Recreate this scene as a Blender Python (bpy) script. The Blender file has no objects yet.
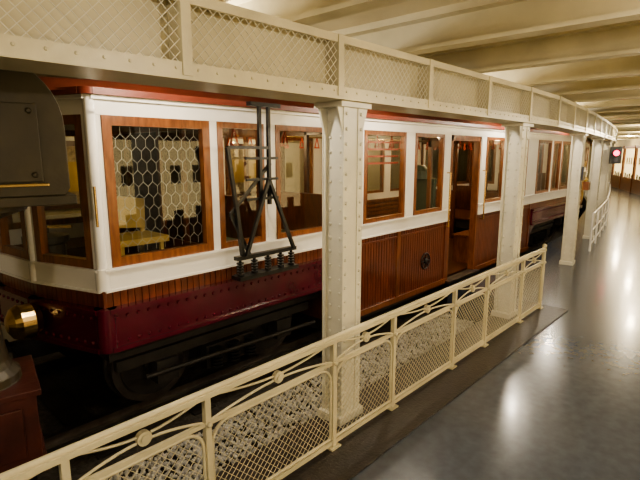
import bpy, math, random
from mathutils import Vector, Matrix
random.seed(4)
V=Vector
# ------------------------------------------------------------------ materials
def mat(name, col, rough=0.5, metal=0.0, noise=0.0, nscale=8.0, stretch=(1,1,1), bump=0.0, bscale=None,
        coat=0.0, col2=None, emis=None, estr=0.0, spec=0.5):
    m=bpy.data.materials.new(name); m.use_nodes=True
    nt=m.node_tree; b=nt.nodes['Principled BSDF']
    b.inputs['Base Color'].default_value=(*col,1); b.inputs['Roughness'].default_value=rough
    b.inputs['Metallic'].default_value=metal; b.inputs['Coat Weight'].default_value=coat
    b.inputs['Coat Roughness'].default_value=0.12
    b.inputs['Specular IOR Level'].default_value=spec
    tc=nt.nodes.new('ShaderNodeTexCoord'); mp=nt.nodes.new('ShaderNodeMapping')
    mp.inputs['Scale'].default_value=stretch
    nt.links.new(tc.outputs['Object'],mp.inputs['Vector'])
    n=nt.nodes.new('ShaderNodeTexNoise'); n.inputs['Scale'].default_value=nscale; n.inputs['Detail'].default_value=6
    nt.links.new(mp.outputs['Vector'],n.inputs['Vector'])
    r=nt.nodes.new('ShaderNodeValToRGB')
    r.color_ramp.elements[0].position=0.3; r.color_ramp.elements[1].position=0.7
    c2=col2 if col2 else tuple(c*(1-noise) for c in col)
    r.color_ramp.elements[0].color=(*c2,1); r.color_ramp.elements[1].color=(*col,1)
    nt.links.new(n.outputs['Fac'],r.inputs['Fac']); nt.links.new(r.outputs['Color'],b.inputs['Base Color'])
    if bump>0:
        n2=nt.nodes.new('ShaderNodeTexNoise'); n2.inputs['Scale'].default_value=bscale or nscale*3
        n2.inputs['Detail'].default_value=3
        nt.links.new(mp.outputs['Vector'],n2.inputs['Vector'])
        bp=nt.nodes.new('ShaderNodeBump'); bp.inputs['Strength'].default_value=bump; bp.inputs['Distance'].default_value=0.01
        nt.links.new(n2.outputs['Fac'],bp.inputs['Height']); nt.links.new(bp.outputs['Normal'],b.inputs['Normal'])
    if emis:
        b.inputs['Emission Color'].default_value=(*emis,1); b.inputs['Emission Strength'].default_value=estr
    return m
CREAM=mat('cream_paint',(0.62,0.56,0.38),0.34,noise=0.25,nscale=3,bump=0.15,bscale=30)
CREAMW=mat('cream_column_paint',(0.68,0.65,0.54),0.32,noise=0.15,nscale=4,bump=0.15,bscale=25)
CEILM=mat('ceiling_paint',(0.68,0.60,0.40),0.45,noise=0.15,nscale=2,bump=0.2,bscale=20)
WALLM=mat('wall_paint',(0.64,0.56,0.36),0.6,noise=0.25,nscale=1.5,bump=0.1)
WHITE=mat('white_enamel',(0.86,0.84,0.80),0.25,noise=0.06,nscale=5,coat=0.4)
WOOD=mat('varnished_teak',(0.19,0.050,0.020),0.3,nscale=7,stretch=(6,6,0.7),col2=(0.085,0.021,0.009),coat=0.5)
FRAMEW=mat('window_oak',(0.25,0.088,0.028),0.3,nscale=7,stretch=(5,5,1),col2=(0.12,0.036,0.012),coat=0.5)
DOORW=mat('interior_mahogany',(0.13,0.042,0.016),0.35,nscale=7,stretch=(5,5,1),col2=(0.06,0.02,0.008),coat=0.4)
MAROON=mat('maroon_enamel',(0.095,0.006,0.020),0.22,noise=0.3,nscale=4,coat=0.6)
ROOFM=mat('roof_red',(0.20,0.04,0.022),0.45,noise=0.3)
BLACK=mat('black_iron',(0.010,0.010,0.011),0.35,noise=0.4,bump=0.2,spec=0.6)
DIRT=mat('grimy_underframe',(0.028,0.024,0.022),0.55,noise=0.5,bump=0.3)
OLIVE=mat('dark_bronze_iron',(0.040,0.030,0.013),0.42,metal=0.0,noise=0.6,nscale=5,bump=0.4,bscale=12,coat=0.12)
REDB=mat('oxide_red_iron',(0.075,0.018,0.013),0.4,noise=0.6,bump=0.3,coat=0.2)
BRASS=mat('brass',(0.70,0.50,0.24),0.25,metal=1.0,noise=0.2)
STEEL=mat('rail_steel',(0.18,0.16,0.15),0.4,metal=0.9,noise=0.4)
WIRE=mat('galvanised_wire',(0.55,0.55,0.52),0.35,metal=0.5,noise=0.2)
FLOORM=mat('painted_floor',(0.070,0.084,0.112),0.24,nscale=14,col2=(0.050,0.061,0.084),bump=0.16,bscale=6,coat=0.2)
KERB=mat('kerb_paint',(0.040,0.034,0.033),0.35,noise=0.4,nscale=20,bump=0.3)
GRAV=mat('white_gravel',(0.55,0.54,0.50),0.8,noise=0.5,nscale=14)
BED=mat('track_bed',(0.07,0.06,0.05),0.9,noise=0.6,nscale=25,bump=1.0,bscale=40)
GREEN=mat('green_leather',(0.04,0.07,0.045),0.45,noise=0.3)
YCAN=mat('yellow_canvas',(0.62,0.42,0.12),0.7,noise=0.2)
REDL=mat('red_leather',(0.38,0.05,0.03),0.5,noise=0.2)
YEL=mat('yellow_enamel',(0.62,0.42,0.06),0.3,noise=0.1,coat=0.5)
BULB=mat('lamp_glass',(1,0.9,0.7),0.3,emis=(1,0.82,0.55),estr=14)
CASEL=mat('glowing_display_backing',(0.9,0.75,0.45),0.6,emis=(1,0.74,0.36),estr=3.5)  # emission on the backing panel stands in for lighting inside the cases
PAPER=mat('paper_print',(0.55,0.45,0.28),0.7,nscale=25,col2=(0.22,0.15,0.08))
REDS=mat('red_lens',(0.9,0.02,0.05),0.2,emis=(1,0.01,0.10),estr=9)
PLATE=mat('enamel_plate',(0.05,0.05,0.07),0.3,noise=0.2)
def glassmat():
    m=bpy.data.materials.new('window_glass'); m.use_nodes=True; nt=m.node_tree
    nt.nodes.clear(); N=nt.nodes.new; K=nt.links.new
    o=N('ShaderNodeOutputMaterial'); mx=N('ShaderNodeMixShader')
    t=N('ShaderNodeBsdfTransparent'); g=N('ShaderNodeBsdfGlossy')
    t.inputs['Color'].default_value=(0.88,0.90,0.88,1)
    g.inputs['Roughness'].default_value=0.02
    ge=N('ShaderNodeNewGeometry'); dt=N('ShaderNodeVectorMath'); dt.operation='DOT_PRODUCT'
    K(ge.outputs['Normal'],dt.inputs[0]); K(ge.outputs['Incoming'],dt.inputs[1])
    def ma(op,a,b=None):
        n=N('ShaderNodeMath'); n.operation=op
        if isinstance(a,(int,float)): n.inputs[0].default_value=a
        else: K(a,n.inputs[0])
        if b is not None:
            if isinstance(b,(int,float)): n.inputs[1].default_value=b
            else: K(b,n.inputs[1])
        return n.outputs[0]
    c=ma('ABSOLUTE',dt.outputs['Value']); c=ma('SUBTRACT',1.0,c); c=ma('POWER',c,5.0); c=ma('MULTIPLY',c,.9); c=ma('ADD',c,.08)
    K(c,mx.inputs[0]); K(t.outputs[0],mx.inputs[1]); K(g.outputs[0],mx.inputs[2])
    K(mx.outputs[0],o.inputs['Surface']); return m
GLASS=glassmat()
# ------------------------------------------------------------------ mesh builder
class B:
    def __init__(s,name): s.name=name; s.v=[]; s.f=[]; s.mi=[]; s.sm=[]; s.m=[]
    def k(s,m):
        if m not in s.m: s.m.append(m)
        return s.m.index(m)
    def add(s,vs,fs,m,smooth=False):
        o=len(s.v); s.v+= [tuple(x) for x in vs]; i=s.k(m)
        for f in fs: s.f.append([a+o for a in f]); s.mi.append(i); s.sm.append(smooth)
    def hexa(s,c,m): s.add(c,[(0,3,2,1),(4,5,6,7),(0,1,5,4),(1,2,6,5),(2,3,7,6),(3,0,4,7)],m)
    def box(s,x0,x1,y0,y1,z0,z1,m):
        s.hexa([(x0,y0,z0),(x1,y0,z0),(x1,y1,z0),(x0,y1,z0),(x0,y0,z1),(x1,y0,z1),(x1,y1,z1),(x0,y1,z1)],m)
    def pan(s,p0,p1,u0,u1,d0,d1,z0,z1,m):
        p0=V(p0);p1=V(p1);t=(p1-p0).normalized();n=V((t.y,-t.x))
        def q(u,d,z):
            a=p0+t*u+n*d; return (a.x,a.y,z)
        s.hexa([q(u0,d1,z0),q(u1,d1,z0),q(u1,d0,z0),q(u0,d0,z0),q(u0,d1,z1),q(u1,d1,z1),q(u1,d0,z1),q(u0,d0,z1)],m)
    def pane(s,p0,p1,u0,u1,d,z0,z1,m):
        p0=V(p0);p1=V(p1);t=(p1-p0).normalized();n=V((t.y,-t.x))
        def q(u,z):
            a=p0+t*u+n*d; return (a.x,a.y,z)
        s.add([q(u0,z0),q(u1,z0),q(u1,z1),q(u0,z1)],[(0,1,2,3)],m)
    def cyl(s,p,q,r,m,n=10,r2=None,caps=True,smooth=True):
        p=V(p);q=V(q);r2=r if r2 is None else r2
        z=(q-p).normalized(); a=V((0,0,1)) if abs(z.z)<.9 else V((1,0,0))
        x=z.cross(a).normalized(); y=z.cross(x)
        vs=[];
        for c,rr in((p,r),(q,r2)):
            for i in range(n):
                t=2*math.pi*i/n+ (math.pi/4 if n==4 else 0); vs.append(c+x*math.cos(t)*rr+y*math.sin(t)*rr)
        fs=[(i,(i+1)%n,n+(i+1)%n,n+i) for i in range(n)]
        s.add(vs,fs,m,smooth and n>4)
        if caps: s.add(vs,[tuple(range(n))[::-1],tuple(range(n,2*n))],m)
    def bar(s,p,q,w,h,m):
        p=V(p);q=V(q);z=(q-p).normalized();a=V((0,0,1)) if abs(z.z)<.95 else V((0,1,0))
        x=z.cross(a).normalized()*w/2;y=x.cross(z).normalized()*h/2
        s.hexa([p-x-y,p+x-y,p+x+y,p-x+y,q-x-y,q+x-y,q+x+y,q-x+y],m)
    def tube(s,pts,r,m,n=8):
        for a,b in zip(pts,pts[1:]): s.cyl(a,b,r,m,n)
    def sph(s,c,r,m,nu=16,nv=10,sc=(1,1,1)):
        vs=[];fs=[]
        for j in range(nv+1):
            ph=math.pi*j/nv
            for i in range(nu):
                t=2*math.pi*i/nu
                vs.append((c[0]+sc[0]*r*math.sin(ph)*math.cos(t),c[1]+sc[1]*r*math.sin(ph)*math.sin(t),c[2]+sc[2]*r*math.cos(ph)))
        for j in range(nv):
            for i in range(nu): fs.append((j*nu+i,(j+1)*nu+i,(j+1)*nu+(i+1)%nu,j*nu+(i+1)%nu))
        s.add(vs,fs,m,True)
    def lathe(s,c,prof,m,n=24,axis='z'):
        vs=[];fs=[]
        for r,h in prof:
            for i in range(n):
                t=2*math.pi*i/n
                if axis=='z': vs.append((c[0]+r*math.cos(t),c[1]+r*math.sin(t),c[2]+h))
                elif axis=='x': vs.append((c[0]+h,c[1]+r*math.cos(t),c[2]+r*math.sin(t)))
                else: vs.append((c[0]+r*math.cos(t),c[1]+h,c[2]+r*math.sin(t)))
        k=len(prof)
        for j in range(k-1):
            for i in range(n): fs.append((j*n+i,j*n+(i+1)%n,(j+1)*n+(i+1)%n,(j+1)*n+i))
        fs.append(tuple(range(n))); fs.append(tuple(range((k-1)*n,k*n)))
        s.add(vs,fs,m,False)
    def rivet(s,c,nv,r,m):
        c=V(c);nv=V(nv).normalized(); s.cyl(c,c+nv*r*.7,r,m,6,r2=r*.55,smooth=False)
    def prism(s,poly,z0,z1,m):
        n=len(poly); vs=[(x,y,z0) for x,y in poly]+[(x,y,z1) for x,y in poly]
        fs=[tuple(range(n))[::-1],tuple(range(n,2*n))]+[(i,(i+1)%n,n+(i+1)%n,n+i) for i in range(n)]
        s.add(vs,fs,m)
    def wiremesh(s,p0,p1,d,poly,cell,r,m,asp=1.0):
        p0=V(p0);p1=V(p1);t=(p1-p0).normalized();n=V((t.y,-t.x))
        us=[p[0] for p in poly];zs=[p[1] for p in poly]
        cx=sum(us)/len(us);cz=sum(zs)/len(zs)
        for sg in (1,-1):
            dv=V((1,sg*asp)).normalized(); nn=V((-dv.y,dv.x))
            L=(max(us)-min(us))+(max(zs)-min(zs)); kk=int(L/cell)+1
            for i in range(-kk,kk+1):
                o=V((cx,cz))+nn*(i*cell); a,b=-5.0,5.0; ok=True
                for j in range(len(poly)):
                    A=V(poly[j]);E=V(poly[(j+1)%len(poly)])-A; N=V((-E.y,E.x))
                    den=N.dot(dv); num=N.dot(A-o)
                    if abs(den)<1e-9:
                        if num>0: ok=False;break
                    elif den>0: a=max(a,num/den)
                    else: b=min(b,num/den)
                if not ok or b-a<0.004: continue
                P=o+dv*a;Q=o+dv*b; dd=d+sg*r
                f=lambda w:(p0.x+t.x*w.x+n.x*dd,p0.y+t.y*w.x+n.y*dd,w.y)
                s.cyl(f(P),f(Q),r,m,4,caps=False)
    def make(s,loc=(0,0,0),rot=0,parent=None,bevel=0):
        me=bpy.data.meshes.new(s.name); me.from_pydata(s.v,[],s.f)
        for m in s.m: me.materials.append(m)
        me.polygons.foreach_set('material_index',s.mi); me.polygons.foreach_set('use_smooth',s.sm)
        me.update(); o=bpy.data.objects.new(s.name,me); bpy.context.collection.objects.link(o)
        o.location=loc;o.rotation_euler=(0,0,rot)
        if parent: o.parent=parent
        if bevel:
            bm=o.modifiers.new('bevel','BEVEL'); bm.width=bevel; bm.segments=2; bm.limit_method='ANGLE'
        return o
def empty(name,loc=(0,0,0),rot=0):
    e=bpy.data.objects.new(name,None); bpy.context.collection.objects.link(e); e.location=loc; e.rotation_euler=(0,0,rot); return e
def interp(pts,x):
    if x<=pts[0][0]: return pts[0][1]
    for (a,b),(c,d) in zip(pts,pts[1:]):
        if x<=c: return b+(d-b)*(x-a)/(c-a)
    (a,b),(c,d)=pts[-2],pts[-1]; return d+(d-b)/(c-a)*(x-c)
COL=[(-4,1.86),(5.5,1.86),(8.0,2.12),(10.75,2.5),(13.5,2.93),(16.3,3.45),(19,4.15),(22,5.1),(25,6.3),(28,7.7),(33,10.3)]
RW=[(-4,-1.2),(8,-1.2),(13,-.3),(18,1.6),(23.5,3.7),(28.8,5.8),(33,7.6)]
cy=lambda x:interp(COL,x); rw=lambda x:interp(RW,x); bw=lambda x:cy(x)+4.25
# ------------------------------------------------------------------ room shell
ZC=2.52
fl=B('floor')
poly=[(x,rw(x)) for x in (-4,8,13,18,23.5,28.8,33)]
edge=[(-4,1.97),(5.55,1.97),(5.55,2.86),(9,2.86),(10.75,3.0),(13.5,3.42),(16.3,3.95),(19,4.6),(22,5.5),(25,6.7),(28,8.1),(33,10.7)]
fl.prism(poly+edge[::-1],-0.42,0,FLOORM); fl.make()
kb=B('trim_kerb'); kb.box(-4,5.55,1.42,1.97,0.0,0.012,KERB); kb.make()
tb=B('track_bed'); tb.box(-4,33,-2,16,-0.6,-0.421,BED); tb.make()
ce=B('ceiling'); ce.box(-4.2,33.2,-2,16,ZC,ZC+.1,CEILM); ce.make()
def wallpath(name,f,xs,sgn):
    w=B(name)
    for a,b in zip(xs,xs[1:]):
        w.prism([(a,f(a)),(b,f(b)),(b,f(b)+.15*sgn),(a,f(a)+.15*sgn)][::sgn],-0.42,ZC,WALLM)
    return w.make()
wallpath('wall_right',rw,[-4,8,13,18,23.5,28.8,33],-1)
wallpath('wall_left',bw,[-4,5.5,8,10.75,13.5,16.3,19,22,25,28,33],1)
w=B('wall_back'); w.box(-4.15,-4,-2,16,-.42,ZC,WALLM); w.make()
w=B('wall_far'); w.box(33,33.15,-2,16,-.42,ZC,WALLM); w.make()
pl=B('trim_wall_panels')
for i in range(-2,4):
    x=0.2+i*1.3
    pl.box(x,x+.12,bw(0)-.05,bw(0),-.42,ZC,CREAMW)
pl.box(-4,5.4,bw(0)-.04,bw(0),0.9,0.98,CREAMW); pl.box(-4,5.4,bw(0)-.04,bw(0),1.8,1.88,CREAMW); pl.make()
# framed exhibition boards hung over the rails on the tunnel wall behind the car
for i in range(3):
    x=2.2+i*1.3
    s=B('framed_poster'); y=bw(0)-.052
    s.box(x-.42,x+.42,y-.03,y,1.05,1.84,DOORW); s.box(x-.36,x+.36,y-.035,y-.03,1.10,1.78,PAPER); s.box(x-.25,x+.25,y-.04,y-.035,1.25,1.6,YCAN); s.make()
cb=B('ceiling_beams')
i=-3
while True:
    x=1.74+.97*i; i+=1
    if x>32: break
    y0=rw(x)+.02; y1=bw(x)-.05
    cb.box(x-.012,x+.012,y0,y1,2.33,ZC,CREAM); cb.box(x-.055,x+.055,y0,y1,2.312,2.335,CREAM)
    cb.box(x-.09,x+.09,y0,y1,2.48,ZC,CREAM)
cb.make()
# ------------------------------------------------------------------ longitudinal girder
g=B('girder_beam')
nodes=[-3.55+.93*i for i in range(0,39)]
for a,b in zip(nodes,nodes[1:]):
    p0=(a,cy(a));p1=(b,cy(b));L=(V(p1)-V(p0)).length
    P=lambda u0,u1,d0,d1,z0,z1,m=CREAM:g.pan(p0,p1,u0,u1,d0,d1,z0,z1,m)
    P(0,L,-.135,.135,1.985,2.0)
    for sg in(1,-1):
        d=sorted((sg*.12,sg*.135)); P(0,L,d[0],d[1],2.0,2.05); P(0,L,d[0],d[1],2.27,2.31)
        d=sorted((sg*.03,sg*.045)); P(0,L,d[0],d[1],2.0,2.31)
        d=sorted((sg*.03,sg*.12)); P(0,L,d[0],d[1],2.295,2.31)
        d=sorted((sg*.04,sg*.142)); P(-.022,.022,d[0],d[1],2.0,2.31)
    if a<15: g.wiremesh(p0,p1,.124,[(.02,2.045),(L-.02,2.045),(L-.02,2.275),(.02,2.275)],.033,.0018,CREAMW)
    if a<12:
        t=(V(p1)-V(p0)).normalized();n=V((t.y,-t.x,0))
        for kx in range(10):
            u=.05+kx*(L-.1)/9
            q=V(p0)+t*u
            g.rivet((q.x+n.x*.135,q.y+n.y*.135,2.025),n,.007,CREAM)
g.make()
# ------------------------------------------------------------------ columns
def column(x,rot=0):
    c=B('riveted_column'); w=.086; d=.075; z0=0.013 if x<5.5 else 0; z1=1.984
    c.box(-w,w,-d,-d+.014,z0,z1,CREAMW); c.box(-w,w,d-.014,d,z0,z1,CREAMW)
    c.box(-w+.02,-w+.034,-d,d,z0,z1,CREAMW); c.box(w-.034,w-.02,-d,d,z0,z1,CREAMW)
    for sx in(-1,1):
        a,b=sorted((sx*(w-.045),sx*(w+.004)))
        c.box(a,b,-d-.007,-d,z0,z1,CREAMW); c.box(a,b,d,d+.007,z0,z1,CREAMW)
        z=.05
        while z<1.95:
            c.rivet((sx*(w-.02),-d-.007,z),(0,-1,0),.013,CREAMW)
            c.rivet((sx*(w-.02),-d+.036,z+.04),(sx,0,0),.011,CREAMW)
            c.rivet((sx*(w-.02),d-.036,z+.04),(sx,0,0),.011,CREAMW)
            z+=.085
    c.box(-w-.05,w+.05,-d-.03,d+.03,1.955,z1,CREAMW)
    for sx in(-1,1):
        a=sx*w;b=sx*(w+.05)
        for y in(-d,d-.014):
            c.add([(a,y,1.80),(a,y,1.955),(b,y,1.955),(a,y+.014,1.80),(a,y+.014,1.955),(b,y+.014,1.955)],[(0,1,2),(3,5,4),(0,2,5,3)],CREAMW)
    c.box(-w-.03,w+.03,-d-.02,d+.02,z0,z0+.05,CREAMW)
    return c.make((x,cy(x)+.005,0),rot)
cols=[(-.6,0),(2.22,0),(4.9,0),(8.0,.11),(10.75,.15),(13.5,.17),(16.3,.21),(19.1,.27),(22,.34),(25,.4),(28,.45)]
for x,r in cols: column(x,r)
# ------------------------------------------------------------------ fence
FY=1.67
posts=[-1.80,-.94,-.36,.5,1.08,1.92,2.52,3.36,3.96,4.79,5.39]
f=B('platform_railing')
f.bar((posts[0],FY,.67),(5.40,FY,.67),.045,.022,CREAM); f.cyl((posts[0],FY,.685),(5.40,FY,.685),.014,CREAM,8)
f.bar((posts[0],FY,.535),(5.40,FY,.535),.016,.02,CREAM); f.bar((posts[0],FY,.045),(5.40,FY,.045),.02,.025,CREAM)
for x in posts:
    f.box(x-.014,x+.014,FY-.014,FY+.014,0.012,.665,CREAM); f.box(x-.04,x+.04,FY-.03,FY+.03,0.012,.022,CREAM)
    f.sph((x,FY-.02,.535),.014,CREAM,8,6)
f.cyl((5.39,FY,.012),(5.39,FY,.70),.02,CREAM,12); f.sph((5.39,FY,.71),.026,CREAM,12,8)
for a,b in zip(posts,posts[1:]):
    x0=a+.022;x1=b-.022;mx=(a+b)/2;zc=.602
    for sx in(-1,1):
        for sz in(-1,1):
            pts=[]
            for k in range(7):
                u=k/6; e=(x1-x0)/2
                pts.append((mx+sx*(.03+u*(e-.03)),FY,zc+sz*(.012+.046*u**1.6)))
            f.tube(pts,.006,CREAM,6)
    f.cyl((mx,FY-.012,zc),(mx,FY+.012,zc),.030,CREAM,16); f.cyl((mx,FY-.02,zc),(mx,FY-.012,zc),.017,CREAM,12)
    zb=.07;zt=.515;R=.09
    pl_=[(x0,zb),(x1,zb)]
    for k in range(7):
        t=k/6*math.pi/2; pl_.append((x1-R+R*math.cos(t),zt-R+R*math.sin(t)))
    for k in range(7):
        t=math.pi/2+k/6*math.pi/2; pl_.append((x0+R+R*math.cos(t),zt-R+R*math.sin(t)))
    n=len(pl_)
    for j in range(n):
        p=pl_[j];q=pl_[(j+1)%n]; f.cyl((p[0],FY,p[1]),(q[0],FY,q[1]),.0085,CREAM,6)
    f.wiremesh((0,FY),(1,FY),0,pl_,.030,.0016,CREAM)
f.make()
f=B('handrail')
pts=[(x,cy(x)-.17) for x in (9.3,10.2,11.1,12.0,12.9)]
for z in(.66,.36,.12): f.tube([(x,y,z) for x,y in pts],.018 if z>.6 else .012,WHITE,8)
for x,y in pts: f.cyl((x,y,0),(x,y,.66),.018,WHITE,8)
x,y=pts[-1]
arc=[(x+.18*math.sin(t),y+.03,.66+.18*(1-math.cos(t)) ) for t in [i/8*math.pi for i in range(9)]]
f.tube([(x,y,.66)]+arc,.018,WHITE,8); f.make()
# ------------------------------------------------------------------ gravel
gr=B('gravel_bed')
phi=(1+5**.5)/2
iv=[V(v).normalized() for v in [(-1,phi,0),(1,phi,0),(-1,-phi,0),(1,-phi,0),(0,-1,phi),(0,1,phi),(0,-1,-phi),(0,1,-phi),(phi,0,-1),(phi,0,1),(-phi,0,-1),(-phi,0,1)]]
ifc=[(0,11,5),(0,5,1),(0,1,7),(0,7,10),(0,10,11),(1,5,9),(5,11,4),(11,10,2),(10,7,6),(7,1,8),(3,9,4),(3,4,2),(3,2,6),(3,6,8),(3,8,9),(4,9,5),(2,4,11),(6,2,10),(8,6,7),(9,8,1)]
for _ in range(7500):
    x=random.uniform(1.0,5.5);y=random.uniform(2.0,2.9);r=random.uniform(.010,.021)
    z=-.42+r*1.45+random.uniform(0.0,.03)
    rt=Matrix.Rotation(random.random()*6,3,V((random.random()+.01,random.random(),random.random())).normalized())
    sc=(random.uniform(.8,1.3),random.uniform(.7,1.1),random.uniform(.6,.9))
    gr.add([ (rt@V((v.x*sc[0],v.y*sc[1],v.z*sc[2]))*r*random.uniform(.85,1.1))+V((x,y,z)) for v in iv],ifc,GRAV)
gr.make()
r=B('railway_track')
for off in (0,1.40):
    pts=[(-4,3.60+off),(11.2,3.60+off),(12.6,3.80+off),(22,5.88+off)]
    for (a,b),(c,d) in zip(pts,pts[1:]):
        r.bar((a,b,-.40),(c,d,-.40),.11,.02,STEEL); r.bar((a,b,-.365),(c,d,-.365),.02,.06,STEEL); r.bar((a,b,-.335),(c,d,-.335),.055,.025,STEEL)
for i in range(19): 
    x=-3.5+i*.78; r.box(x,x+.2,3.2,5.3,-.421,-.405,DIRT)
r.make()
# ------------------------------------------------------------------ metro car
def car(loc,rot,BODY,SKIRT,detail=True):
    root=empty('vintage_metro_car',loc,rot)
    L=9.96;W=2.3
    ends=[[(L,0),(L+.2,.6),(L+.27,1.15),(L+.2,1.7),(L,2.3)],[(0,2.3),(-.2,1.7),(-.27,1.15),(-.2,.6),(0,0)]]
    b=B('body'); gl=B('glazing'); fr=B('window_frames'); us=B('underframe'); it=B('interior')
    def win(p0,p1,u0,u1,z0=.97,z1=1.93,fw=.05,mid=None):
        fr.pan(p0,p1,u0,u1,-.03,.022,z0,z0+fw,FRAMEW); fr.pan(p0,p1,u0,u1,-.03,.022,z1-fw,z1,FRAMEW)
        fr.pan(p0,p1,u0,u0+fw,-.03,.024,z0,z1,FRAMEW); fr.pan(p0,p1,u1-fw,u1,-.03,.024,z0,z1,FRAMEW)
        gl.pane(p0,p1,u0+fw,u1-fw,-.004,z0+fw,z1-fw,GLASS)
    def slats(p0,p1,u0,u1,z0,z1,m):
        n=max(1,round((u1-u0)/.05)); w=(u1-u0)/n
        b.pan(p0,p1,u0,u1,-.04,-.004,z0,z1,m)
        for i in range(n): b.pan(p0,p1,u0+i*w+.003,u0+(i+1)*w-.003,-.004,.010,z0,z1,m)
    def common(p0,p1,u0,u1,low):
        b.pan(p0,p1,u0,u1,-.04,.03,.83,.955,WHITE); b.pan(p0,p1,u0,u1,-.04,.05,.955,.97,WHITE)
        b.pan(p0,p1,u0,u1,-.02,.04,.815,.83,WHITE)
        if low:
            slats(p0,p1,u0,u1,.03,.815,BODY); b.pan(p0,p1,u0,u1,-.04,.03,-.03,.03,FRAMEW)
            b.pan(p0,p1,u0,u1,-.0,.02,.74,.76,BODY)
            b.pan(p0,p1,u0,u0+.07,0,.022,.03,.815,BODY); b.pan(p0,p1,u1-.07,u1,0,.022,.03,.815,BODY)
            um=u0+1.02 if u0<4 else u1-1.02
            b.pan(p0,p1,um-.035,um+.035,0,.022,.03,.815,FRAMEW)
        else:
            slats(p0,p1,u0,u1,.69,.815,BODY)
            b.pan(p0,p1,u0,u1,-.05,.06,.43,.70,SKIRT); b.pan(p0,p1,u0,u1,-.05,.08,.68,.71,SKIRT); b.pan(p0,p1,u0,u1,-.05,.08,.42,.45,SKIRT)
            P0=V(p0);t=(V(p1)-P0).normalized();n=V((t.y,-t.x,0))
            u=u0+.04
            while u<u1:
                q=P0+t*u
                for z in(.65,.48): b.rivet((q.x+n.x*.06,q.y+n.y*.06,z),n,.014,SKIRT)
                u+=.075
    def top(p0,p1,u0,u1):
        b.pan(p0,p1,u0,u1,-.04,.02,1.93,2.02,WHITE); b.pan(p0,p1,u0,u1,-.04,.045,2.02,2.045,WHITE)
        b.pan(p0,p1,u0,u1,-.08,.075,2.045,2.085,ROOFM)
    half=[(.06,.84,None),(.91,1.36,None),(1.49,2.20,None),(2.70,3.47,None),(3.67,4.35,None)]
    wins=half+[(L-y,L-x,m) for x,y,m in half[::-1]]
    D0,D1=4.54,5.42
    for p0,p1 in(((0,0),(L,0)),((L,W),(0,W))):
        top(p0,p1,0,L)
        common(p0,p1,0,2.36,False); common(p0,p1,2.36,D0,True); common(p0,p1,D1,L-2.36,True); common(p0,p1,L-2.36,L,False)
        xs=[0]
        for a,c,_ in wins:
            if abs(a-(L-4.35))<.01: xs+= [D0,D1]
            win(p0,p1,a,c,fw=.045 if a>.1 and c<L-.1 else .06)
            xs+=[a,c]
        xs.append(L)
        for a,c in zip(xs[::2],xs[1::2]):
            if c-a>.01:
                b.pan(p0,p1,a,c,-.05,.015,.97,1.93,WHITE)
                if c-a>.1: b.pan(p0,p1,a+.03,c-.03,.015,.022,1.0,1.9,WHITE)
        for u in(D0,D1-.05): b.pan(p0,p1,u,u+.05,-.07,.02,0,1.93,FRAMEW)
        b.pan(p0,p1,D0,D1,-.07,.02,1.86,1.93,FRAMEW); b.pan(p0,p1,D0-.02,D1+.02,-.1,.10,-.03,0,STEEL)
        u=D0+.05
        for dd in((.07,.12),(.30,.35)): fr.pan(p0,p1,u,u+.035,-dd[1],-dd[0],.0,1.86,FRAMEW)
        fr.pan(p0,p1,u,u+.035,-.35,-.07,0,.85,FRAMEW); fr.pan(p0,p1,u,u+.035,-.35,-.07,1.78,1.86,FRAMEW)
        P0=V(p0);t=(V(p1)-P0).normalized();n=V((t.y,-t.x,0))
        for u in(D0-.09,D1+.09):
            q=P0+t*u; a=(q.x+n.x*.07,q.y+n.y*.07)
            b.cyl((*a,.75),(*a,1.45),.011,BRASS,8)
            for z in(.75,1.45): b.cyl((*a,z),(q.x,q.y,z),.009,BRASS,6)
        for s0,s1 in((2.36,1),(L-2.36,-1)):
            pts=[P0+t*(s0-s1*(.5-.5*math.sin(k/8*math.pi/2))) for k in range(9)]
            for k in range(8):
                za=.43-.45*(1-math.cos(k/8*math.pi/2)); zb=.43-.45*(1-math.cos((k+1)/8*math.pi/2))
                A=pts[k];C=pts[k+1]
                b.add([(A.x+n.x*.01,A.y+n.y*.01,.44),(C.x+n.x*.01,C.y+n.y*.01,.44),(C.x+n.x*.01,C.y+n.y*.01,zb),(A.x+n.x*.01,A.y+n.y*.01,za)],[(0,1,2,3)],SKIRT)
    for k in range(8):
        t=k*math.pi/4
        b.cyl((4.0,-.018,.36),(4.0+.1*math.cos(t),-.018,.36+.1*math.sin(t)),.007,BLACK,6)
    for k in range(16):
        t=k*math.pi/8;t2=t+math.pi/8
        b.cyl((4.0+.1*math.cos(t),-.018,.36+.1*math.sin(t)),(4.0+.1*math.cos(t2),-.018,.36+.1*math.sin(t2)),.01,BLACK,6)
    b.lathe((4.0,-.01,.36),[(.035,0),(.035,-.02),(.02,-.03)],BLACK,12,'y')
    for e in ends:
        for p0,p1 in zip(e,e[1:]):
            l=(V(p1)-V(p0)).length
            top(p0,p1,0,l); common(p0,p1,0,l,False)
            win(p0,p1,.05,l-.05,fw=.055)
            b.pan(p0,p1,-.0,.05,-.05,.02,.97,1.93,WHITE); b.pan(p0,p1,l-.05,l,-.05,.02,.97,1.93,WHITE)
        for q in e: b.cyl((*q,.97),(*q,1.95),.035,WHITE,10)
        for q in e: 
            b.cyl((*q,.42),(*q,.71),.07,SKIRT,12); b.cyl((*q,2.045),(*q,2.085),.072,ROOFM,12); b.cyl((*q,.83),(*q,.97),.045,WHITE,10); b.cyl((*q,1.93),(*q,2.045),.035,WHITE,10); b.cyl((*q,.69),(*q,.83),.014,BODY,8)
    b.cyl((-.03,-.06,1.25),(-.03,-.06,1.5),.008,BRASS,6)
    NU=12
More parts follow.
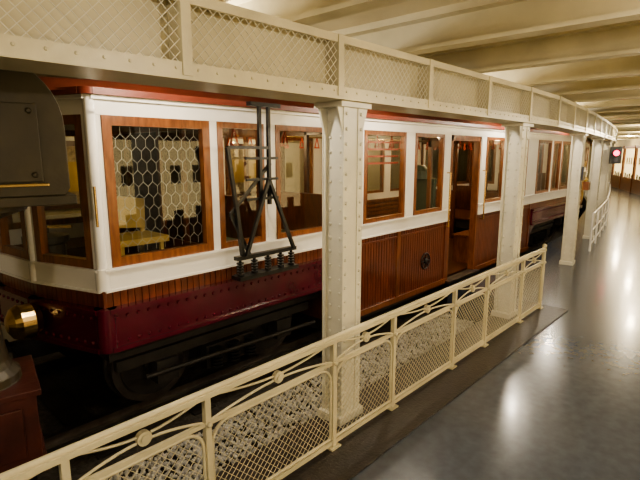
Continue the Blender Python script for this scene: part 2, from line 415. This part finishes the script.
    xsr=[-.30,-.22,-.1,.1,.5,L-.5,L-.1,L+.1,L+.22,L+.30]
    rv=[];rf=[]
    for x in xsr:
        if x<0: hw=1.15*math.sqrt(max(0.02,1-((-x)/.32)**2)) 
        elif x>L: hw=1.15*math.sqrt(max(0.02,1-((x-L)/.32)**2))
        else: hw=1.2
        hw=max(hw,.25); cz=.20*(1 if 0.3<x<L-.3 else .72)
        for j in range(NU+1):
            s=-1+2*j/NU; rv.append((x,1.15+hw*s,2.07+cz*(1-abs(s)**2.6)**.6))
    for i in range(len(xsr)-1):
        for j in range(NU): rf.append((i*(NU+1)+j,(i+1)*(NU+1)+j,(i+1)*(NU+1)+j+1,i*(NU+1)+j+1))
    b.add(rv,rf,ROOFM,True)
    it.box(2.36,L-2.36,.05,W-.05,-.05,0,DOORW); it.box(0,2.36,.05,W-.05,.40,.43,DOORW); it.box(L-2.36,L,.05,W-.05,.40,.43,DOORW)
    it.box(0,L,.05,W-.05,2.0,2.02,CREAMW)
    for x in(2.36,L-2.36,.9+.02,L-.92):
        it.box(x-.02,x+.02,.05,.85,.43 if x<2 or x>L-2 else 0,.97,DOORW); it.box(x-.02,x+.02,W-.85,W-.05,.43 if x<2 or x>L-2 else 0,.97,DOORW)
        for y in(.05,.45,.82,W-.86,W-.49,W-.09): it.box(x-.02,x+.02,y,y+.04,.97,2.0,DOORW)
        it.box(x-.02,x+.02,.05,W-.05,1.88,2.0,DOORW)
    for x0,x1 in((2.45,4.3),(5.65,L-2.45)):
        for y0,yb,sg in((.08,.08,1),(W-.5,W-.12,-1)):
            for k in range(7): it.box(x0,x1,y0+k*.06,y0+k*.06+.05,.42,.445,FRAMEW)
            for k in range(5): it.box(x0,x1,yb,yb+.025,.5+k*.075,.56+k*.075,FRAMEW)
            for x in(x0+.05,x1-.09): it.box(x,x+.04,y0,y0+.4,0,.42,FRAMEW)
    for k in range(4):
        it.box(2.72,3.45,.07,.09,1.58+k*.075,1.60+k*.075,REDL)
    for y in(.5,W-.5):
        it.cyl((1.0,y,1.92),(L-1.0,y,1.92),.012,BRASS,8)
        for k in range(26):
            x=1.15+k*.31
            it.bar((x,y,1.92),(x-.04,y,1.78),.018,.005,REDL); it.bar((x,y,1.92),(x+.04,y,1.78),.018,.005,REDL)
            it.bar((x-.045,y,1.775),(x+.045,y,1.775),.02,.02,REDL)
    for x in(4.5,5.46): it.cyl((x,.55,0),(x,.55,2.0),.017,BRASS,10)
    it.box(5.3,5.5,1.25,2.1,.0,.45,DOORW); it.box(5.28,5.52,1.22,2.12,.45,.52,GREEN)
    it.box(5.48,5.56,.75,1.35,.0,1.3,GREEN); it.lathe((5.52,1.05,1.3),[(.2,0),(.18,.12),(.1,.2),(.02,.22)],GREEN,16)
    for x in(1.15,1.85,L-1.2,L-1.9):
        it.box(x,x+.4,.12,.95,.84,.90,GREEN); it.box(x+.36,x+.42,.12,.95,.90,1.30,DOORW); it.box(x+.03,x+.36,.15,.9,.43,.84,DOORW)
    cx,cyy=.42,.62
    for dx in(0,.34):
        for dy in(0,.34): it.bar((cx+dx,cyy+dy,.43),(cx+dx,cyy+dy,.97),.03,.03,YCAN)
    it.box(cx-.03,cx+.40,cyy-.03,cyy+.38,.97,1.02,YCAN)
    it.hexa([(cx-.03,cyy+.34,1.08),(cx+.38,cyy+.34,1.05),(cx+.38,cyy+.38,1.05),(cx-.03,cyy+.38,1.08),(cx+.03,cyy+.40,1.36),(cx+.42,cyy+.40,1.30),(cx+.42,cyy+.44,1.30),(cx+.03,cyy+.44,1.36)],YCAN)
    for dx in(0,.36): it.bar((cx+dx,cyy+.36,1.0),(cx+dx+.04,cyy+.42,1.3),.03,.03,YCAN)
    it.lathe((.05,1.15,.43),[(.14,0),(.14,.55),(.17,.57),(.17,.62),(.03,.64),(.03,.7)],BLACK,18); it.bar((.05,1.15,1.12),(.2,1.0,1.12),.03,.02,BRASS)
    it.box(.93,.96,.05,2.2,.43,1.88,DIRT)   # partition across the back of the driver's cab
    if detail:
        hw=.034;hh=.078
        r_=0; z=1.04
        while z<1.86:
            x=.13+(0 if r_%2==0 else hw)
            while x<.79:
                a=(x,.035,z);bb=(x,.035,min(z+hh*.6,1.87))
                it.cyl(a,bb,.0014,WIRE,4,caps=False)
                if z+hh<1.87:
                    for s_ in(-1,1):
                        xx=x+s_*hw
                        if .11<xx<.80: it.cyl(bb,(xx,.035,z+hh),.0014,WIRE,4,caps=False)
                x+=2*hw
            z+=hh; r_+=1
    us.box(.1,2.3,.25,2.05,.22,.40,DIRT); us.box(L-2.3,L-.1,.25,2.05,.22,.40,DIRT); us.box(2.4,L-2.4,.2,2.1,-.2,-.06,DIRT)
    for bx in(1.15,L-1.15):
        for sy in(.28,1.98):
            us.box(bx-1.0,bx+1.0,sy-.03,sy+.03,.12,.20,DIRT); us.box(bx-.25,bx+.25,sy-.05,sy+.05,-.1,.1,DIRT)
            for dx in(-.18,0,.18):
                for k in range(6): us.lathe((bx+dx,sy-(.09 if sy<1 else -.09),-.08+k*.03),[(.05,0),(.05,.016)],BLACK,12)
            for wx in(-.62,.62):
                yy=sy+(.17 if sy<1 else -.17); s_=1 if sy<1 else -1
                us.lathe((bx+wx,yy,.04),[(.34,0),(.34,.08*s_),(.36,.085*s_),(.36,.11*s_)],STEEL,32,'y')
                us.lathe((bx+wx,yy-.012*s_,.04),[(.28,0),(.28,-.004*s_),(.1,-.004*s_),(.1,-.06*s_)],DIRT,24,'y')
                us.box(bx+wx-.09,bx+wx+.09,sy-.07,sy+.07,-.06,.12,DIRT)
        for wx in(-.62,.62): us.cyl((bx+wx,.3,.04),(bx+wx,2.0,.04),.06,DIRT,12)
        us.cyl((bx-.2,.6,.0),(bx-.2,1.7,.0),.22,DIRT,20)
    us.box(.1,2.3,.1,.16,.36,.42,DIRT); us.cyl((.3,.12,.08),(2.1,.12,.03),.02,DIRT,8)
    for xx,sg in((-.3,-1),(L+.3,1)):
        us.bar((xx-sg*.5,1.15,.15),(xx,1.15,.15),.12,.14,BLACK); us.lathe((xx,1.15,.15),[(.12,0),(.12,sg*.04)],BLACK,16,'x')
        for y in(.50,1.80):
            hx=(-.2 if sg<0 else L+.2)+sg*.04
            b.lathe((hx,y,.585),[(.08,0),(.115,sg*.05),(.12,sg*.13),(.10,sg*.17),(.05,sg*.20),(.01,sg*.205)],BRASS,24,'x')
    for x in(1.6,3.6,6.4,8.4): it.sph((x,1.15,1.94),.04,BULB,10,8); it.lathe((x,1.15,1.97),[(.06,0),(.06,.03)],BRASS,12)
    for o in(b,gl,fr,us,it): o.make(parent=root)
    return root
car((1.25,3.05,0),0,WOOD,MAROON)
car((12.25,3.28,0),math.radians(12.5),YEL,YEL,False)
# ------------------------------------------------------------------ side current collector
p=B('current_collector')
Y=2.88
p.box(2.18,2.80,Y-.05,Y+.06,.74,.77,BLACK); 
for x in(2.22,2.36,2.5,2.64,2.76):
    p.cyl((x,Y,.77),(x,Y,.90),.012,BLACK,8)
    for k in range(5): p.lathe((x,Y,.775+k*.022),[(.028,0),(.028,.011)],BLACK,10)
p.bar((2.18,Y,.91),(2.80,Y,.91),.05,.03,BLACK)
p.bar((2.25,Y,.90),(2.20,Y,1.30),.03,.03,BLACK); p.bar((2.20,Y,1.30),(2.12,Y-.02,1.74),.025,.025,BLACK)
p.bar((2.26,Y-.03,.92),(2.50,Y-.03,1.50),.025,.025,BLACK); p.bar((2.76,Y-.03,.92),(2.50,Y-.03,1.50),.025,.025,BLACK)
p.bar((2.33,Y+.02,.92),(2.16,Y+.02,1.25),.022,.022,BLACK); p.bar((2.16,Y+.02,1.25),(2.56,Y+.02,1.62),.022,.022,BLACK)
p.bar((2.44,Y,1.30),(2.44,Y,2.06),.025,.025,BLACK); p.bar((2.53,Y,1.30),(2.53,Y,2.06),.025,.025,BLACK)
for z in(1.35,1.5,1.66): p.bar((2.30,Y,z),(2.62,Y,z),.02,.02,BLACK)
p.bar((2.12,Y-.02,1.74),(2.5,Y-.02,1.74),.022,.022,BLACK)
p.bar((2.34,Y,2.06),(2.64,Y,2.06),.05,.03,BLACK)
for x in(2.25,2.74): p.box(x-.02,x+.02,Y+.04,2.97,.745,.765,BLACK)
p.make()
# ------------------------------------------------------------------ foreground cast-iron post
q=B('cast_iron_signal_post')
q.box(-.24,.24,-.24,.24,-.42,-.34,BLACK); q.box(-.18,.18,-.18,.18,-.34,.24,BLACK); q.box(-.23,.23,-.23,.23,.24,.28,REDB); q.box(-.21,.21,-.21,.21,.28,.62,REDB); q.box(-.23,.23,-.23,.23,.62,.65,REDB)
for s in(-1,1): q.box(-.15,.15,s*.21-(.012 if s<0 else 0),s*.21+(.012 if s>0 else 0),.33,.57,REDB)
q.lathe((0,0,.65),[(.17,0),(.17,.04),(.14,.07),(.13,.10),(.115,.2),(.10,.56),(.13,.58),(.13,.62),(.10,.65),(.12,.72),(.16,.76),(.27,.80),(.27,.83)],OLIVE,32)
H=.42; R=.20
prof=[(-H+.02,1.52),(H-.02,1.52),(H,1.55),(H,1.80)]
for k in range(1,8):
    t=k/8*math.pi/2; prof.append((H-R+R*math.cos(t),1.80+.26*math.sin(t)))
prof+=[(H-R,2.06),(-H+R,2.06)]
for k in range(1,8):
    t=math.pi/2+k/8*math.pi/2; prof.append((-H+R+R*math.cos(t),1.80+.26*math.sin(t)))
prof+=[(-H,1.80),(-H,1.55)]
n=len(prof); vs=[(x,-.26,z) for x,z in prof]+[(x,.26,z) for x,z in prof]
q.add(vs,[tuple(range(n)),tuple(range(n,2*n))[::-1]]+[(i,n+i,n+(i+1)%n,(i+1)%n) for i in range(n)],OLIVE)
q.box(-H-.02,H+.02,-.28,.28,1.48,1.52,OLIVE); q.box(-.32,.32,-.275,-.26,1.58,1.90,OLIVE)
q.box(-.34,.34,-.272,-.26,1.56,1.575,BRASS)
for x in(-.29,.29):
    for z in(1.61,1.87): q.rivet((x,-.275,z),(0,-1,0),.014,OLIVE)
q.cyl((0,0,2.06),(0,0,2.30),.07,OLIVE,16)
q.make((.45,2.57,0),math.radians(-12),bevel=.006)
# ------------------------------------------------------------------ signs, signal
s=B('information_sign'); s.box(-.12,.12,-.02,0,1.30,1.50,PLATE); s.box(-.10,.10,-.024,-.02,1.43,1.48,WHITE); s.box(-.08,.08,-.10,-.02,1.16,1.28,FRAMEW); s.make((7.97,cy(8.0)-.105,0),.11)
s=B('red_signal_lamp')
s.box(-.12,.12,-.05,.05,1.45,1.85,BLACK); s.lathe((0,-.05,1.70),[(.085,0),(.085,-.06),(.075,-.06),(.075,-.02)],BLACK,20,'y'); s.lathe((0,-.06,1.70),[(.07,0),(.06,-.02),(.02,-.03)],REDS,20,'y')
s.cyl((0,-.052,1.54),(0,-.06,1.54),.05,PLATE,16); s.box(-.03,.03,.05,.12,1.6,1.7,BLACK)
s.make((13.36,cy(13.5)-.22,0),-1.15)
# ------------------------------------------------------------------ display cases on the platform wall
def case(xa):
    xb=xa+1.9; p0=V((xa,rw(xa)));p1=V((xb,rw(xb))); L=(p1-p0).length
    c=B('display_case')
    P=lambda u0,u1,d0,d1,z0,z1,m:c.pan(p0,p1,u0,u1,-d1,-d0,z0,z1,m)
    P(0,L,.02,.12,0.0,.60,FRAMEW); P(0,L,.02,.12,1.90,2.02,FRAMEW)
    for u in(0,L-.05): P(u,u+.05,.02,.10,.60,1.90,FRAMEW)
    P(.05,L-.05,.02,.04,.60,1.90,CASEL)
    c.pane(p0,p1,.05,L-.05,-.095,.60,1.90,GLASS)
    for k in range(4): P(.18+k*.42,.36+k*.42,.04,.05,1.2,1.5,PAPER); P(.2+k*.42,.36+k*.42,.05,.08,.60,.75+.05*(k%2),BLACK)
    c.make()
for xa in(1.0,3.2,5.4,18.5,20.6,22.7,24.8,26.9,29.0): case(xa)
# ------------------------------------------------------------------ lamps
def lamp(x,y,z,pw,col=(1,.89,.73),r=.06,name='ceiling_lamp',top=ZC):
    b=B(name); b.lathe((0,0,0),[(.09,top-z),(.09,top-z-.02),(.02,top-z-.03),(.02,.06),(.10,.04),(.11,.02),(.02,.02)],BRASS,20)
    b.sph((0,0,-.03),.055,BULB,14,10); b.make((x,y,z))
    l=bpy.data.lights.new(name+'_light','POINT'); l.energy=pw; l.color=col; l.shadow_soft_size=r
    o=bpy.data.objects.new(name+'_light',l); o.location=(x,y,z-.12); bpy.context.collection.objects.link(o)
for x,pw in((1.6,40),(4.0,40),(7.2,55),(10.2,50)): lamp(x,cy(x)+.50,2.36,pw)
for x in(13.0,17.0,21.0,25.0,29.0): lamp(x,cy(x)-.9,2.38,90,(1,.84,.58))
for x in(-1.5,2.0,5.5,9.5): lamp(x,rw(x)+.35,2.34,80)
lamp(-1.6,.9,2.36,75)
for x in(2.7,4.9,7.6,10.0):
    l=bpy.data.lights.new('car_light','POINT'); l.energy=24; l.color=(1,.70,.36); l.shadow_soft_size=.05
    o=bpy.data.objects.new('car_light',l); o.location=(x,4.2,1.84); bpy.context.collection.objects.link(o)
for x in(3,5,8):  # bare fill lights added to brighten the tunnel wall behind the car
    l=bpy.data.lights.new('tunnel_wall_fill','POINT'); l.energy=20; l.color=(1,.82,.55); l.shadow_soft_size=.06
    o=bpy.data.objects.new('tunnel_wall_fill',l); o.location=(x,5.75,2.25); bpy.context.collection.objects.link(o)
wd=bpy.data.worlds.new('world'); bpy.context.scene.world=wd; wd.use_nodes=True
wd.node_tree.nodes['Background'].inputs[0].default_value=(.05,.045,.04,1)
try:
    bpy.context.scene.view_settings.view_transform='AgX'
    bpy.context.scene.view_settings.look='AgX - Medium High Contrast'
except Exception as e: print(e)
# ------------------------------------------------------------------ camera
cd=bpy.data.cameras.new('camera'); cd.lens=27; cd.sensor_width=36
co=bpy.data.objects.new('camera',cd); bpy.context.collection.objects.link(co)
co.location=(0,0,1.70); co.rotation_euler=(math.radians(90-10.27),0,math.radians(42.7-90)); cd.clip_start=.05
bpy.context.scene.camera=co
